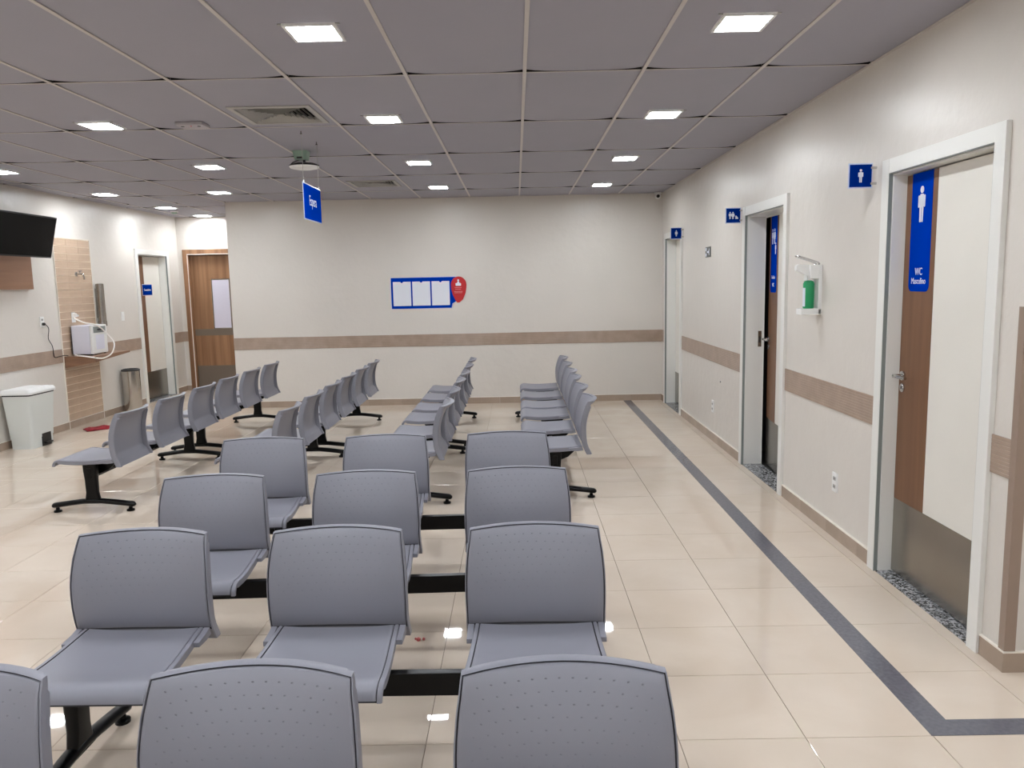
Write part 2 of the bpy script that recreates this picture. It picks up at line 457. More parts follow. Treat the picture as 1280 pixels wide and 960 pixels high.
def tee(name, horizontal, x, y, L, wd):
    bm = bmesh.new(); e_ = wd/2
    if horizontal:
        box(bm, 0, L, -e_, e_, -.003, 0); box(bm, 0, L, -.002, .002, 0, .035, mi=1)  # web coloured dark to paint in the shade above the flange
    else:
        box(bm, -e_, e_, 0, L, -.004, 0); box(bm, -.002, .002, 0, L, 0, .04, mi=1)
    return bm
runner_cache = {}
for i in range(-8, 6):
    x = CX0+i*S
    y1 = YC if x > XR else (YE if x < XK else YB)
    o = obj('main_runner', tee('r', False, 0, 0, y1-YF, .019), ['tee', 'plenum_webshade'], ceil_o); o.location = (x, YF, H)
cc = {}
for j in range(-5, 6):
    y = CY0+j*2*S
    X_ = xsF if y < YC else (xs+[XR] if y < YB else [XL, CX0-8*S, CX0-7*S, CX0-6*S, XK])
    for x0, x1 in zip(X_, X_[1:]):
        L = x1-x0-.019
        if L < .02: continue
        k = round(L, 3)
        if k in cc: o = link('cross_tee', cc[k], None, ceil_o)
        else: o = obj('cross_tee', tee('c', True, 0, 0, L, .010), ['tee', 'plenum_webshade'], ceil_o); cc[k] = o.data
        o.location = (x0+.0095, y, H)
bm = bmesh.new()
for b_ in ((XR-.02, XR, YC, YB), (XL, XL+.02, YF, YE), (XK, XR-.02, YB-.02, YB), (XL+.02, XK, YE-.02, YE), (XK-.02, XK, YB, YE-.02), (XR, XF, YC-.02, YC), (XL+.02, XF, YF, YF+.02), (XF-.02, XF, YF+.02, YC-.02)):
    box(bm, b_[0], b_[1], b_[2], b_[3], H-.003, H)
obj('wall_angle', bm, 'tee', ceil_o)

# ceiling lights
def make_light(label, x, y, group='square LED panels set in the grey ceiling tiles'):
    t = thing('ceiling_light', label, 'ceiling light', (x, y, H), 0, group)
    a, c = .113, .098
    bm = bmesh.new()
    for (x0, x1, y0, y1) in ((-a, a, -a, -c), (-a, a, c, a), (-a, -c, -c, c), (c, a, -c, c)): box(bm, x0, x1, y0, y1, -.011, 0)
    f_ = obj('frame', bm, 'white', t)
    d_ = obj('diffuser', nb(-c, c, -c, c, -.007, -.004), 'led', t)
    for s in (-1, 1):
        bm = nb(s*a, s*(a+.018), -a*.9-.006, -a*.9+.006, -.004, 0); obj('spring_clip', bm, 'grille', t)
    return t
lab = {}
A_, B_, C_, D_, E_ = -.869+.02, 1.003, -2.73, -4.63, -3.35
LIGHTS = [(A_, 3.52, 'nearest square LED light in the row left of the room centre, largest in view'), (A_, 5.30, 'second LED light in the row left of the centre, right of the big air vent'),
 (A_, 7.17, 'third LED light in the row left of the centre, right of the hanging Espera sign'), (A_, 8.95, 'last LED light left of the centre, near the far air vent and back wall'),
 (B_, 3.52, 'nearest square LED light in the row along the restroom wall'), (B_, 5.35, 'second LED light in the row along the restroom wall'), (B_, 7.17, 'third LED light in the row along the restroom wall'),
 (B_, 9.05, 'farthest LED light of the restroom row, left of the security camera'), (C_, 5.31, 'LED light left of the flat ceiling detector'), (C_, 7.15, 'LED light left of the hanging Espera sign, nearer of the pair there'),
 (E_, 9.0, 'LED light just over the left corner of the back wall'), (D_, 7.16, 'LED light cut by the left edge of the picture above the television'), (D_, 8.95, 'LED light above the tiled water corner'),
 (D_, 10.5, 'LED light above the left door, before the corridor end'), (D_, 11.72, 'last LED light in front of the wooden end door')]
for x, y, lb in LIGHTS: make_light(lb, x, y)
for x in (A_, B_, C_, D_):
    for y in (3.52, 1.7, -.1, -1.9):
        if (x, y) in ((A_, 3.52), (B_, 3.52)): continue
        make_light('square LED ceiling light outside the picture, above or behind the camera', x, y, 'LED lights outside the picture')
make_light('square LED ceiling light outside the picture, above or behind the camera', D_, 5.31, 'LED lights outside the picture')
for y in (1.9, -.4): make_light('square LED ceiling light outside the picture, above or behind the camera', 2.78, y, 'LED lights outside the picture')

# ------------------------------------------------------------ vents
def make_vent(x, y, label):
    t = thing('air_vent', label, 'air vent', (x, y, H), 0, 'square four-way ceiling air vents')
    bm = bmesh.new()
    def ring(r0, z0, r1, z1, th, mi=0):
        c0 = [(-r0, -r0), (r0, -r0), (r0, r0), (-r0, r0)]; c1 = [(-r1, -r1), (r1, -r1), (r1, r1), (-r1, r1)]
        V = [[bm.verts.new((p[0], p[1], z)) for p in c] for c, z in ((c0, z0), (c1, z1), (c1, z1+th), (c0, z0+th))]
        for a in range(4):
            A, B = V[a], V[(a+1) % 4]
            for k in range(4):
                f = bm.faces.new((A[k], A[(k+1) % 4], B[(k+1) % 4], B[k])); f.material_index = mi
    ring(.255, -.006, .222, -.008, .006)
    ring(.222, -.008, .220, .0, .010)
    obj('frame', bm, 'grille', t)
    bm = bmesh.new()
    box(bm, -.235, .235, -.235, .235, .09, .1)
    for s in (-1, 1):
        box(bm, s*.232, s*.235, -.235, .235, .0, .09); box(bm, -.232, .232, s*.232, s*.235, .0, .09)
    obj('duct_box', bm, 'plenum_webshade', t)
    for k in range(7):
        r = .214 - k*.030
        bm = bmesh.new(); ring(r, -.004, r-.017, .024, .0018)
        obj('louver', bm, 'grille', t)
    bm = bmesh.new()
    for s, q in ((1, 1), (1, -1)):
        prism(bm, [(-.215*s, -.215*q-.003), (-.215*s, -.215*q+.003), (.215*s, .215*q+.003), (.215*s, .215*q-.003)], .004, .008, 'z')
    obj('mitre_bar', bm, 'grille', t)
    return t
make_vent(VENTS[0][0], VENTS[0][1], 'large square four-way air vent nearest the camera, left of centre')
make_vent(VENTS[1][0], VENTS[1][1], 'smaller looking air vent near the back wall, right of the Espera sign')

# ------------------------------------------------------------ doors
def door(name, label, loc, rz, ih, oh, top=2.13, itop=2.06, jd=.20, leafd=.066, frame_m='frame', leaf_m='leaf', strip=None, ajar=0, sill=True, kick=.405, handle=None, strike=False):
    t = senv(name, label, 'door', loc, rz)
    for s in (-1, 1):
        bm = nb(s*ih, s*oh, -.022, 0, 0, top, bev=.002)
        obj('casing', bm, frame_m, t)
    obj('casing', nb(-ih, ih, -.020, 0, itop, top, bev=.002), frame_m, t)
    bm = bmesh.new()
    for s in (-1, 1):
        box(bm, s*ih, s*(ih-.012), 0, jd, 0, itop)
        box(bm, s*(ih-.012), s*(ih-.022), leafd+.04, jd, 0, itop-.012)
    box(bm, -ih+.012, ih-.012, 0, jd, itop-.012, itop); box(bm, -ih+.022, ih-.022, leafd+.04, jd, itop-.024, itop-.012)
    obj('jamb', bm, frame_m, t)
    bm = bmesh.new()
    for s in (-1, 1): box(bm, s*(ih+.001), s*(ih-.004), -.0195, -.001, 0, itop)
    box(bm, -ih+.004, ih-.004, -.0185, -.001, itop-.004, itop+.001); obj('groove_shade', bm, M['panelgrey'], t)  # grey strip standing in for the shadow groove between casing and jamb
    if sill: obj('threshold', nb(-ih+.012, ih-.012, -.012, jd, -.003, .006), 'granite', t)
    # leaf : local frame hinged on the right-hand side
    L = bpy.data.objects.new('door_leaf', None)
    W2 = 2*(ih-.016); hx = ih-.016
    bm = nb(-W2, 0, 0, .036, .012, itop-.018)
    leaf = obj('door_leaf', bm, leaf_m, t); leaf.location = (hx, leafd, 0); leaf.rotation_euler = (0, 0, -ajar)
    if strip: obj('veneer_strip', nb(-W2+strip[0], -W2+strip[1], -.0015, .001, kick, itop-.019), 'veneer', leaf)
    obj('kick_plate', nb(-W2+.001, -.001, -.0022, .001, .014, kick), 'steel', leaf)
    if handle:
        hz = handle; x = -W2+.042
        bm = bmesh.new()
        lathe(bm, [(.024, -.001), (.024, -.010), (.020, -.012)], (x, 0, hz), 20, 'y')
        lathe(bm, [(.009, -.010), (.009, -.055)], (x, 0, hz), 14, 'y')
        tube(bm, [(x-.002, -.05, hz), (x+.02, -.052, hz), (x+.06, -.052, hz), (x+.115, -.05, hz)], .0085, 10)
        obj('lever_handle', bm, 'chrome', leaf, smooth=True)
        bm = bmesh.new(); lathe(bm, [(.022, 0), (.022, -.008), (.018, -.010)], (x, 0, hz-.062), 18, 'y'); o = obj('lock_cylinder', bm, 'chrome', leaf, smooth=True)
        bm = nb(x-.003, x+.003, -.0115, -.009, hz-.068, hz-.052); obj('keyhole', bm, 'black', leaf)
    return t, leaf, W2
def leaf_sign(leaf, x0, x1, z0, z1, kind, lines):
    bm = bmesh.new(); prism(bm, rrect(x0, x1, z0, z1, .03, 5, top=False), -.0035, -.0014); s = obj('sign_panel', bm, 'blue', leaf); s['label'] = 'blue vinyl sign panel with white pictogram'
    cx = (x0+x1)/2; bm = bmesh.new()
    if kind == 'man': person_shape(bm, cx, z1-.235, .17, -.0045, -.0034)
    else:
        person_shape(bm, cx-.045, z1-.22, .12, -.0045, -.0034); person_shape(bm, cx+.02, z1-.22, .12, -.0045, -.0034, True); person_shape(bm, cx+.055, z1-.30, .09, -.0045, -.0034)
    obj('pictogram', bm, 'print', leaf)
    for s_, z, sz in lines: text(s_, sz, leaf, cx, -.0042, z, sx=.8)
# 1: men's
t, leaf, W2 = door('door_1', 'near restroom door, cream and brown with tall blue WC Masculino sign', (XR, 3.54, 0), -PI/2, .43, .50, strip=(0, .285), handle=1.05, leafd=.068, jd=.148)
leaf_sign(leaf, -W2+.055, -W2+.245, 1.475, 2.042, 'man', [('WC', 1.57, .05), ('Masculino', 1.525, .042)])
# 2: family, ajar
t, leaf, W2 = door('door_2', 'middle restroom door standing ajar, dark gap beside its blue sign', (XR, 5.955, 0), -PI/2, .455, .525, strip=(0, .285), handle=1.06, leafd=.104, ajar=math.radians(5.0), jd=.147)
leaf_sign(leaf, -W2+.055, -W2+.245, 1.44, 2.042, 'family', [('Fraldário', 1.56, .038), ('WC', 1.50, .042)])
bm = nb(-.455+.012, -.455+.0135, .10, .128, .995, 1.125); o = obj('strike_plate', bm, 'steel', t)
bm = nb(-.455+.0130, -.455+.0142, .107, .120, 1.03, 1.08); obj('latch_hole', bm, 'black', t)
# 3: women's
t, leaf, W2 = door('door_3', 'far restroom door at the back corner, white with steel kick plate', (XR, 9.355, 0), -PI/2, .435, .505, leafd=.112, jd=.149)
# 4: left wall
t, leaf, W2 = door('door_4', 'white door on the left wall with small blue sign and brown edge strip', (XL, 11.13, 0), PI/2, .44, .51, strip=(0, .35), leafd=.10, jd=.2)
bm = nb(-W2+.285, -W2+.565, -.006, -.0016, 1.50, 1.645); s = obj('sign_panel', bm, 'navy', leaf); s['label'] = 'small blue sign with one line of white text'
bm = nb(-W2+.278, -W2+.572, -.0028, -.001, 1.492, 1.653); obj('sign_backing', bm, 'acrylic', leaf)
text('Consultório', .044, leaf, -W2+.425, -.0066, 1.572, sx=.95)
# 5: wooden door at the corridor end
t = senv('door_5', 'walnut coloured door at the corridor end with narrow pale window', 'door', (-4.56, YE, 0), 0)
for s in (-1, 1): obj('casing', nb(s*.46, s*.53, -.022, 0, 0, 2.17, bev=.002), 'orange', t)
obj('casing', nb(-.46, .46, -.022, 0, 2.10, 2.17, bev=.002), 'orange', t)
bm = bmesh.new()
for s in (-1, 1): box(bm, s*.46, s*.446, 0, .2, 0, 2.10)
box(bm, -.446, .446, 0, .2, 2.086, 2.10); obj('jamb', bm, 'orange', t)
bm = bmesh.new()
for s in (-1, 1): box(bm, s*.4625, s*.452, -.0235, -.018, 0, 2.092)
box(bm, -.4625, .4625, -.0235, -.018, 2.092, 2.102); obj('edge_seal', bm, 'caulk', t)
leaf = obj('door_leaf', nb(-.442, .442, .05, .088, .012, 2.08), 'orange', t)
obj('rail_panel', nb(-.442, .442, .047, .051, .85, .95), 'greyband', leaf)
obj('kick_plate', nb(-.441, .441, .0475, .051, .014, .38), 'greyband', leaf)
bm = bmesh.new()
for b_ in ((-.145, -.13, .95, 1.72), (.13, .145, .95, 1.72), (-.13, .13, 1.705, 1.72), (-.13, .13, .95, .965)): box(bm, b_[0], b_[1], .044, .051, b_[2], b_[3])
obj('window_bead', bm, 'steel', leaf); obj('window_pane', nb(-.13, .13, .046, .0505, .965, 1.705), 'glasspane', leaf)
bm = bmesh.new(); tube(bm, [(.19, .05, 1.25), (.19, .0, 1.25), (.19, .0, .98), (.19, .05, .98)], .011, 10); obj('pull_handle', bm, 'chrome', leaf, smooth=True)

# ------------------------------------------------------------ flag signs beside the doors
def flag_sign(label, y, kind):
    t = thing('flag_sign', label, 'sign', (XR, y, 2.073), 0, None)
    x0, x1 = -.140, -.026
    obj('backing', nb(x0-.006, x1+.006, 0, .003, -.064, .064), 'acrylic', t)
    bm = nb(x0, x1, -.002, 0, -.057, .057); s = obj('face', bm, 'navy', t)
    bm = bmesh.new(); cx = (x0+x1)/2
    if kind == 'man': person_shape(bm, cx, -.034, .068, -.003, -.0019)
    elif kind == 'woman': person_shape(bm, cx, -.034, .068, -.003, -.0019, True)
    else:
        person_shape(bm, cx-.027, -.028, .058, -.003, -.0019); person_shape(bm, cx-.003, -.028, .058, -.003, -.0019, True)
        prism(bm, [(cx+.017, -.028), (cx+.017, -.004), (cx+.024, 0), (cx+.04, -.02), (cx+.04, -.028)], -.003, -.0019)
    obj('pictogram', bm, 'print', t)
    for z in (-.04, .04):
        bm = bmesh.new(); lathe(bm, [(.007, -.032), (.007, 0)], (0, .001, z), 12, 'x'); o = obj('standoff', bm, 'chrome', t, smooth=True)
flag_sign('blue flag sign with one white man, beside the near restroom door', 4.15, 'man')
flag_sign('blue flag sign with three small white figures, above the middle restroom door frame', 6.53, 'family')
flag_sign('blue flag sign with one small white woman, over the far restroom door', 8.82, 'woman')

# ------------------------------------------------------------ hanging Espera sign
t = thing('hanging_sign', 'blue hanging sign reading Espera on two thin cords', 'sign', (-1.497, 5.87, 0), PI/2)
obj('backing', nb(-.247, .247, -.0025, .0025, 2.043, 2.303), 'acrylic', t)
obj('face', nb(-.24, .24, -.0045, .0045, 2.05, 2.295), 'blue', t)
text('Espera', .105, t, 0, -.0052, 2.185, sx=.72)
for x in (-.215, .215):
    bm = bmesh.new(); tube(bm, [(x, 0, 2.30), (x, 0, H-.02)], .0014, 6); obj('cord', bm, 'grille', t)
    bm = bmesh.new(); lathe(bm, [(.005, 2.296), (.005, 2.318)], (x, 0, 0), 8); obj('clip', bm, 'white', t)
    bm = bmesh.new(); lathe(bm, [(.009, H-.022), (.004, H-.012), (.004, H)], (x, 0, 0), 10); obj('hook', bm, 'steel', t)

# access point with its junction box
t = thing('access_point', 'white saucer shaped unit with black cable under pale green box, behind the Espera sign', 'ceiling device', (-1.70, 6.47, H))
bm = bmesh.new(); prism(bm, [(-.078, 0), (.04, 0), (.028, -.072), (-.062, -.072)], -.05, .05, 'y'); obj('junction_box', bm, 'mint', t)
obj('box_slot', nb(-.045, .0, -.052, -.05, -.064, -.05), 'black', t)
bm = bmesh.new(); lathe(bm, [(.03, -.10), (.085, -.098), (.118, -.112), (.122, -.122)], (.0, .0, 0), 28); obj('back_shell', bm, 'black', t, smooth=True)
bm = bmesh.new(); lathe(bm, [(.121, -.1225), (.112, -.135), (.07, -.144), (.02, -.146)], (.0, .0, 0), 28); obj('cover', bm, 'white', t, smooth=True)
bm = bmesh.new(); tube(bm, spline([(-.04, 0, -.07), (-.09, -.01, -.09), (-.11, -.01, -.115), (-.08, 0, -.11), (-.03, 0, -.1)]), .004, 8); obj('cable', bm, 'black', t, smooth=True)
bm = bmesh.new(); lathe(bm, [(.012, -.071), (.012, -.101)], (.0, .0, 0), 10); obj('stem', bm, 'black', t)

# ceiling detectors
t = thing('ceiling_detector', 'flat white rectangular detector with tiny red light, left of the big air vent', 'detector', (-2.13, 5.33, H))
bm = nb(-.09, .09, -.07, .07, -.022, 0, bev=.008); obj('housing', bm, mat('aged_plastic', (176, 172, 176), .5), t)
bm = bmesh.new(); lathe(bm, [(.006, -.025), (.006, -.021)], (0, -.03, 0), 8); obj('indicator', bm, 'pink', t)
for x in (-.06, .05):
    bm = bmesh.new(); lathe(bm, [(.012, -.0235), (.012, -.021)], (x, -.02, 0), 10); obj('sensor_eye', bm, 'shade_dark_parts', t)
def smoke(x, y, label):
    t = thing('smoke_detector', label, 'smoke detector', (x, y, H))
    bm = bmesh.new(); lathe(bm, [(.055, 0), (.055, -.012), (.045, -.02)], seg=20); obj('base', bm, 'white', t, smooth=True)
    bm = bmesh.new(); lathe(bm, [(.04, -.0205), (.036, -.034), (.015, -.042)], seg=20); obj('sensor_head', bm, 'mint', t, smooth=True)
smoke(-4.74, 11.0, 'small round smoke detector beside the light before the wooden end door')

# security camera
t = thing('security_camera', 'small white dome security camera in the upper right corner of the back wall', 'security camera', (1.815, 10.0, H))
bm = bmesh.new(); lathe(bm, [(.045, 0), (.045, -.014), (.035, -.018)], seg=20); obj('base', bm, 'white', t, smooth=True)
bm = bmesh.new(); bmesh.ops.create_uvsphere(bm, u_segments=20, v_segments=12, radius=.037, matrix=Matrix.Translation((0, 0, -.045))); obj('ball', bm, 'white', t, smooth=True)
bm = bmesh.new(); lathe(bm, [(.021, -.030), (.021, -.041), (.012, -.043)], (-.004, 0, -.05), 16, 'y'); obj('lens', bm, 'black', t, smooth=True)

# ------------------------------------------------------------ notice board
t = thing('notice_board', 'blue notice board with three white sheets and a red badge on the back wall', 'notice board', (-1.21, YB, 1.455))
bm = bmesh.new(); P_ = [(-.40, .20), (.44, .20), (.55, .14), (.54, -.05), (.42, -.12), (.385, -.14), (.375, -.195), (-.40, -.195)]
prism(bm, P_, -.006, -.001); obj('backboard', bm, 'blue', t)
bm = bmesh.new(); prism(bm, [(p[0]*1.018, p[1]*1.035) for p in P_], -.0012, 0); obj('acrylic_backing', bm, 'acrylic', t)
for x in (-.26, -.01, .24):
    bm = bmesh.new(); pts = [(x-.115, .15), (x-.018, .15)] + [(x+.016*math.cos(a), .15+.016*math.sin(a)) for a in [PI+PI*k/6 for k in range(1, 6)]] + [(x+.018, .15), (x+.115, .15), (x+.115, -.16), (x-.115, -.16)]
    prism(bm, pts, -.0085, -.0058); obj('paper_sheet', bm, 'paper', t)
bm = bmesh.new(); pts = [(.475+.1*math.cos(a), .10+.105*math.sin(a)) for a in [PI*k/12 for k in range(13)]]
pts += [(.378, .04), (.395, -.03), (.43, -.105), (.45, -.13), (.48, -.13), (.525, -.09), (.56, -.01), (.572, .06)]
prism(bm, pts, -.010, -.0058); bd = obj('badge', bm, 'red', t); bd['label'] = 'red drop shaped badge with white icon'
bm = bmesh.new(); prism(bm, ell(.47, .155, .012, .014, 10), -.0112, -.0099); prism(bm, rrect(.435, .505, .085, .12, .006, 3), -.0112, -.0099); prism(bm, [(.452, .12), (.488, .12), (.478, .14), (.462, .14)], -.0112, -.0099)
obj('icon', bm, 'print', bd)
bm = bmesh.new()
for (x0, x1, z) in ((.425, .51, .062), (.432, .505, .042), (.415, .525, .012), (.42, .52, -.004)):
    n_ = 7
    for k in range(n_):
        a = x0+(x1-x0)*k/n_; box(bm, a, a+(x1-x0)/n_*.75, -.0108, -.0099, z-.0035, z+.0035)
obj('small_print', bm, mat('pale_print', (226, 150, 150), .5), bd)

# ------------------------------------------------------------ outlets and switches
def outlet(label, loc, rz, n_=2, cat='wall outlet', name='wall_outlet'):
    t = thing(name, label, cat, loc, rz)
    obj('face_plate', nb(-.036, .036, -.008, 0, -.058, .058, bev=.003), 'white', t)
    if name == 'wall_outlet':
        for z in ((-.024, .024) if n_ == 2 else (0,)):
            obj('socket', nb(-.017, .017, -.0095, -.0075, z-.011, z+.011), 'grille', t)
            for dx in (-.009, 0, .009):
                obj('socket_hole', nb(dx-.002, dx+.002, -.0102, -.0092, z-.002, z+.002), 'shade_dark_parts', t)
    else:
        obj('rocker', nb(-.014, .014, -.013, -.007, -.02, .02, bev=.002), 'white', t)
    return t
outlet('white double outlet low on the wall left of the near restroom door', (XR, 4.53, .335), -PI/2)
outlet('white double outlet low on the wall between the middle and far restroom doors', (XR, 7.43, .335), -PI/2)
outlet('white outlet on the left wall with a black plug and cable', (XL, 8.43, 1.245), PI/2)
outlet('white light switch plate on the wall left of the small blue door sign', (XL, 10.18, 1.235), PI/2, name='light_switch', cat='light switch')
outlet('steel-edged outlet on the beige wall tiles holding the white plug', (XL+.012, 9.02, 1.27), PI/2, n_=1)
bm = bmesh.new(); lathe(bm, [(.009, 0), (.009, -.006), (.004, -.01)], seg=10, axis='x'); o = tag(obj('wall_stopper', bm, 'grille', None, True), 'tiny grey screw stub on the wall between the middle and far restroom doors', 'screw'); o.location = (XR, 7.16, .609)

# small exit plate
t = thing('exit_sign', 'small grey sign plate with pale mark on the wall left of the middle door', 'sign', (XR, 7.69, 1.82), -PI/2)
obj('plate', nb(-.10, .10, -.004, 0, -.05, .05), 'exitgrey', t)
bm = bmesh.new()
prism(bm, [(-.088, .012), (-.05, .012), (-.05, .042), (-.088, .042)], -.0052, -.0038); prism(bm, [(-.088, -.042), (-.05, -.042), (-.05, -.012), (-.088, -.012)], -.0052, -.0038)
prism(bm, [(-.04, -.006), (.03, -.012), (.045, -.035), (.058, -.03), (.05, 0), (.058, .03), (.045, .035), (.03, .012), (-.04, .006)], -.0052, -.0038)
obj('pictogram', bm, 'print', t)

# ------------------------------------------------------------ soap dispenser
t = thing('soap_dispenser', 'white wall dispenser with steel lever and green bottle between the near and middle doors', 'soap dispenser', (XR, 4.87, 0), -PI/2)
obj('back_plate', nb(-.045, .045, -.022, 0, 1.325, 1.63, bev=.004), 'white', t)
obj('pump_housing', nb(-.045, .045, -.075, -.022, 1.545, 1.63, bev=.006), 'white', t)
bm = bmesh.new(); prism(bm, [(-.06, 1.555), (-.15, 1.60), (-.15, 1.626), (-.135, 1.636), (-.07, 1.63)], -.02, .02, 'x')
o = obj('spout', bm, 'white', t)
bm = bmesh.new(); lathe(bm, [(.014, 1.535), (.010, 1.56), (.017, 1.60)], (0, -.085, 0), 16); obj('pump_neck', bm, 'white', t, True)
bm = bmesh.new(); lathe(bm, [(.030, 1.362), (.034, 1.368), (.034, 1.515), (.028, 1.53), (.014, 1.536)], (0, -.066, 0), 24); bt = obj('bottle', bm, 'green', t, True); bt['label'] = 'green bottle'
bm = bmesh.new()
for a0, a1, mi in ((262, 305, 0),):
    pts = []
    for k in range(7):
        a = math.radians(a0+(a1-a0)*k/6); pts.append((.0346*math.cos(a), -.066+.0346*math.sin(a)))
    for k in range(6, -1, -1):
        a = math.radians(a0+(a1-a0)*k/6); pts.append((.0338*math.cos(a), -.066+.0338*math.sin(a)))
    prism(bm, pts, 1.375, 1.49, 'z')
obj('bottle_label', bm, 'print', bt)
obj('tray', nb(-.045, .045, -.125, 0, 1.325, 1.362, bev=.005), 'white', t)
bm = bmesh.new(); tube(bm, spline([(-.03, -.02, 1.63), (-.03, -.025, 1.645), (-.03, -.135, 1.682), (0, -.142, 1.684), (.03, -.135, 1.682), (.03, -.025, 1.645), (.03, -.02, 1.63)], 6), .0048, 8); obj('elbow_lever', bm, 'chrome', t, True)

# ------------------------------------------------------------ left wall: tiled water corner
t = senv('trim_%d' % tn, 'panel of small beige tiles on the left wall behind the water purifier', 'wall tiles'); tn += 1
obj('grout_bed', nb(XL, XL+.006, 8.76, 9.50, 0, 2.175), 'tgrout', t)
bm = bmesh.new(); box(bm, XL, XL+.013, 8.75, 8.76, 0, 2.18); box(bm, XL, XL+.013, 9.50, 9.51, 0, 2.18); box(bm, XL, XL+.013, 8.75, 9.51, 2.175, 2.187); obj('edge_trim', bm, 'caulk', t)
tm = None; rows = 25; ph = (2.172-.087)/rows
for rr in range(rows):
    for c in range(3):
        if tm is None:
            o = obj('wall_tile', nb(0, .009, .0008, .2459, .003, ph-.005), 'btile', t); tm = o.data
        else: o = link('wall_tile', tm, None, t)
        o.location = (XL+.001 + random.uniform(0, .0008), 8.76+c*.2467, .087+rr*ph)
# tap
t = thing('wall_tap', 'small chrome tap high on the beige wall tiles', 'tap', (XL+.012, 9.16, 1.77), PI/2)
bm = bmesh.new(); lathe(bm, [(.028, 0), (.026, -.008), (.012, -.012), (.012, -.07)], seg=16, axis='y'); obj('body', bm, 'chrome', t, True)
bm = bmesh.new(); tube(bm, spline([(0, -.055, 0), (0, -.08, -.005), (0, -.09, -.04), (0, -.09, -.065)]), .010, 10); obj('spout', bm, 'chrome', t, True)
bm = bmesh.new(); tube(bm, [(0, -.05, 0), (0, -.05, .035)], .007, 8); tube(bm, [(-.035, -.05, .035), (.035, -.05, .035)], .007, 8); obj('cross_handle', bm, 'chrome', t, True)
# cup dispenser
t = thing('cup_dispenser', 'tall grey steel cup dispenser tube on the left wall beside the tiles', 'cup dispenser', (XL, 9.60, 0), PI/2)
obj('bracket', nb(-.04, -.01, -.03, 0, 1.24, 1.60), 'steel', t)
bm = bmesh.new(); lathe(bm, [(.046, 1.15), (.046, 1.655), (.030, 1.66)], (-.025, -.055, 0), 24); obj('tube', bm, 'steel', t, True)
bm = bmesh.new(); lathe(bm, [(.05, 1.14), (.05, 1.20), (.046, 1.202)], (-.025, -.055, 0), 24); obj('collar', bm, 'steel', t, True)
# shelf
bm = bmesh.new()
top = [(-5.157, 8.77), (-4.80, 8.77), (-4.80, 9.56), (-5.157, 9.56)]; zb = [.70, .765, .812, .80]
Vt = [bm.verts.new((x, y, .832)) for x, y in top]; Vb = [bm.verts.new((x, y, z)) for (x, y), z in zip(top, zb)]
bm.faces.new(Vt); bm.faces.new(Vb[::-1])
for k in range(4): bm.faces.new((Vt[k], Vt[(k+1) % 4], Vb[(k+1) % 4], Vb[k]))
tag(obj('wall_shelf', bm, 'wood'), 'brown wooden wall shelf carrying the white water purifier', 'shelf')
# purifier
t = thing('water_purifier', 'white box water purifier with grey control panel on the wooden shelf', 'water purifier', (-4.90, 9.08, .832), PI/2)
obj('body', nb(-.17, .17, .03, .235, .012, .345, bev=.014), 'purifier', t)
obj('front_cover', nb(-.165, .165, 0, .03, .012, .345, bev=.010), 'white', t)
obj('control_panel', nb(-.13, .13, -.004, .001, .255, .325), 'panelgrey', t)
bm = bmesh.new(); box(bm, -.05, .05, -.006, -.003, .28, .30); obj('display', bm, 'shade_dark_parts', t)
obj('tap_recess', nb(-.09, .09, -.003, .001, .06, .23), 'purifier', t)
bm = bmesh.new()
for x in (-.14, .14):
    for y in (.03, .2): lathe(bm, [(.012, 0), (.012, .013)], (x, y, 0), 10)
obj('foot', bm, 'black', t)
obj('rear_grille', nb(-.165, .165, .235, .243, .02, .33), 'shade_dark_parts', t)
# hose and plug
t = thing('white_hose', 'white hose looping from the plug over the purifier to the shelf', 'hose', (0, 0, 0))
pts = [(-5.13, 9.04, 1.31), (-5.10, 8.93, 1.31), (-5.05, 8.87, 1.26), (-4.95, 8.88, 1.21), (-4.875, 9.0, 1.17), (-4.86, 9.18, 1.06), (-4.80, 9.20, .95), (-4.785, 9.10, .84), (-4.78, 8.92, .80), (-4.79, 8.78, .81), (-4.90, 8.735, .835), (-5.02, 8.74, .852)]
bm = bmesh.new(); tube(bm, spline(pts, 8), .008, 8); obj('tubing', bm, 'hose', t, True)
bm = bmesh.new(); lathe(bm, [(.018, .02), (.018, .055), (.011, .075)], (XL, 9.02, 1.29), 14, 'x'); obj('plug', bm, 'white', t, True)
# black cord
t = thing('power_cord', 'thin black power cord hanging from the left wall outlet to the shelf', 'cord', (0, 0, 0))
bm = bmesh.new(); lathe(bm, [(.016, .0105), (.016, .03), (.01, .038)], (XL, 8.43, 1.222), 12, 'x'); obj('plug', bm, 'black', t, True)
bm = bmesh.new(); tube(bm, spline([(XL+.035, 8.43, 1.222), (XL+.04, 8.48, 1.17), (XL+.014, 8.50, 1.06), (XL+.014, 8.56, .97), (XL+.014, 8.58, .85), (XL+.016, 8.66, .845), (XL+.03, 8.74, .85), (XL+.04, 8.80, .84)], 6), .004, 6); obj('cable', bm, 'black', t, True)

# television with backing panel
tag(obj('wooden_board', nb(XL+.001, XL+.05, 7.2, 8.27, 1.60, 2.10), 'panelwood'), 'brown wooden board on the left wall below the television', 'board')
t = thing('television', 'black flat television tilted down on the left wall, cut by the picture edge', 'television', (-4.87, 7.82, 2.13), PI/2)
tv = obj('casing', nb(-.50, .48, .0, .045, -.215, .215, bev=.004), 'black', t)
tv.rotation_euler = (math.radians(14), 0, 0)
obj('screen', nb(-.487, .467, -.0012, .002, -.198, .202), 'screen', tv)
obj('wall_bracket', nb(-.15, .15, .045, .245, -.05, .05), 'bmetal', t)

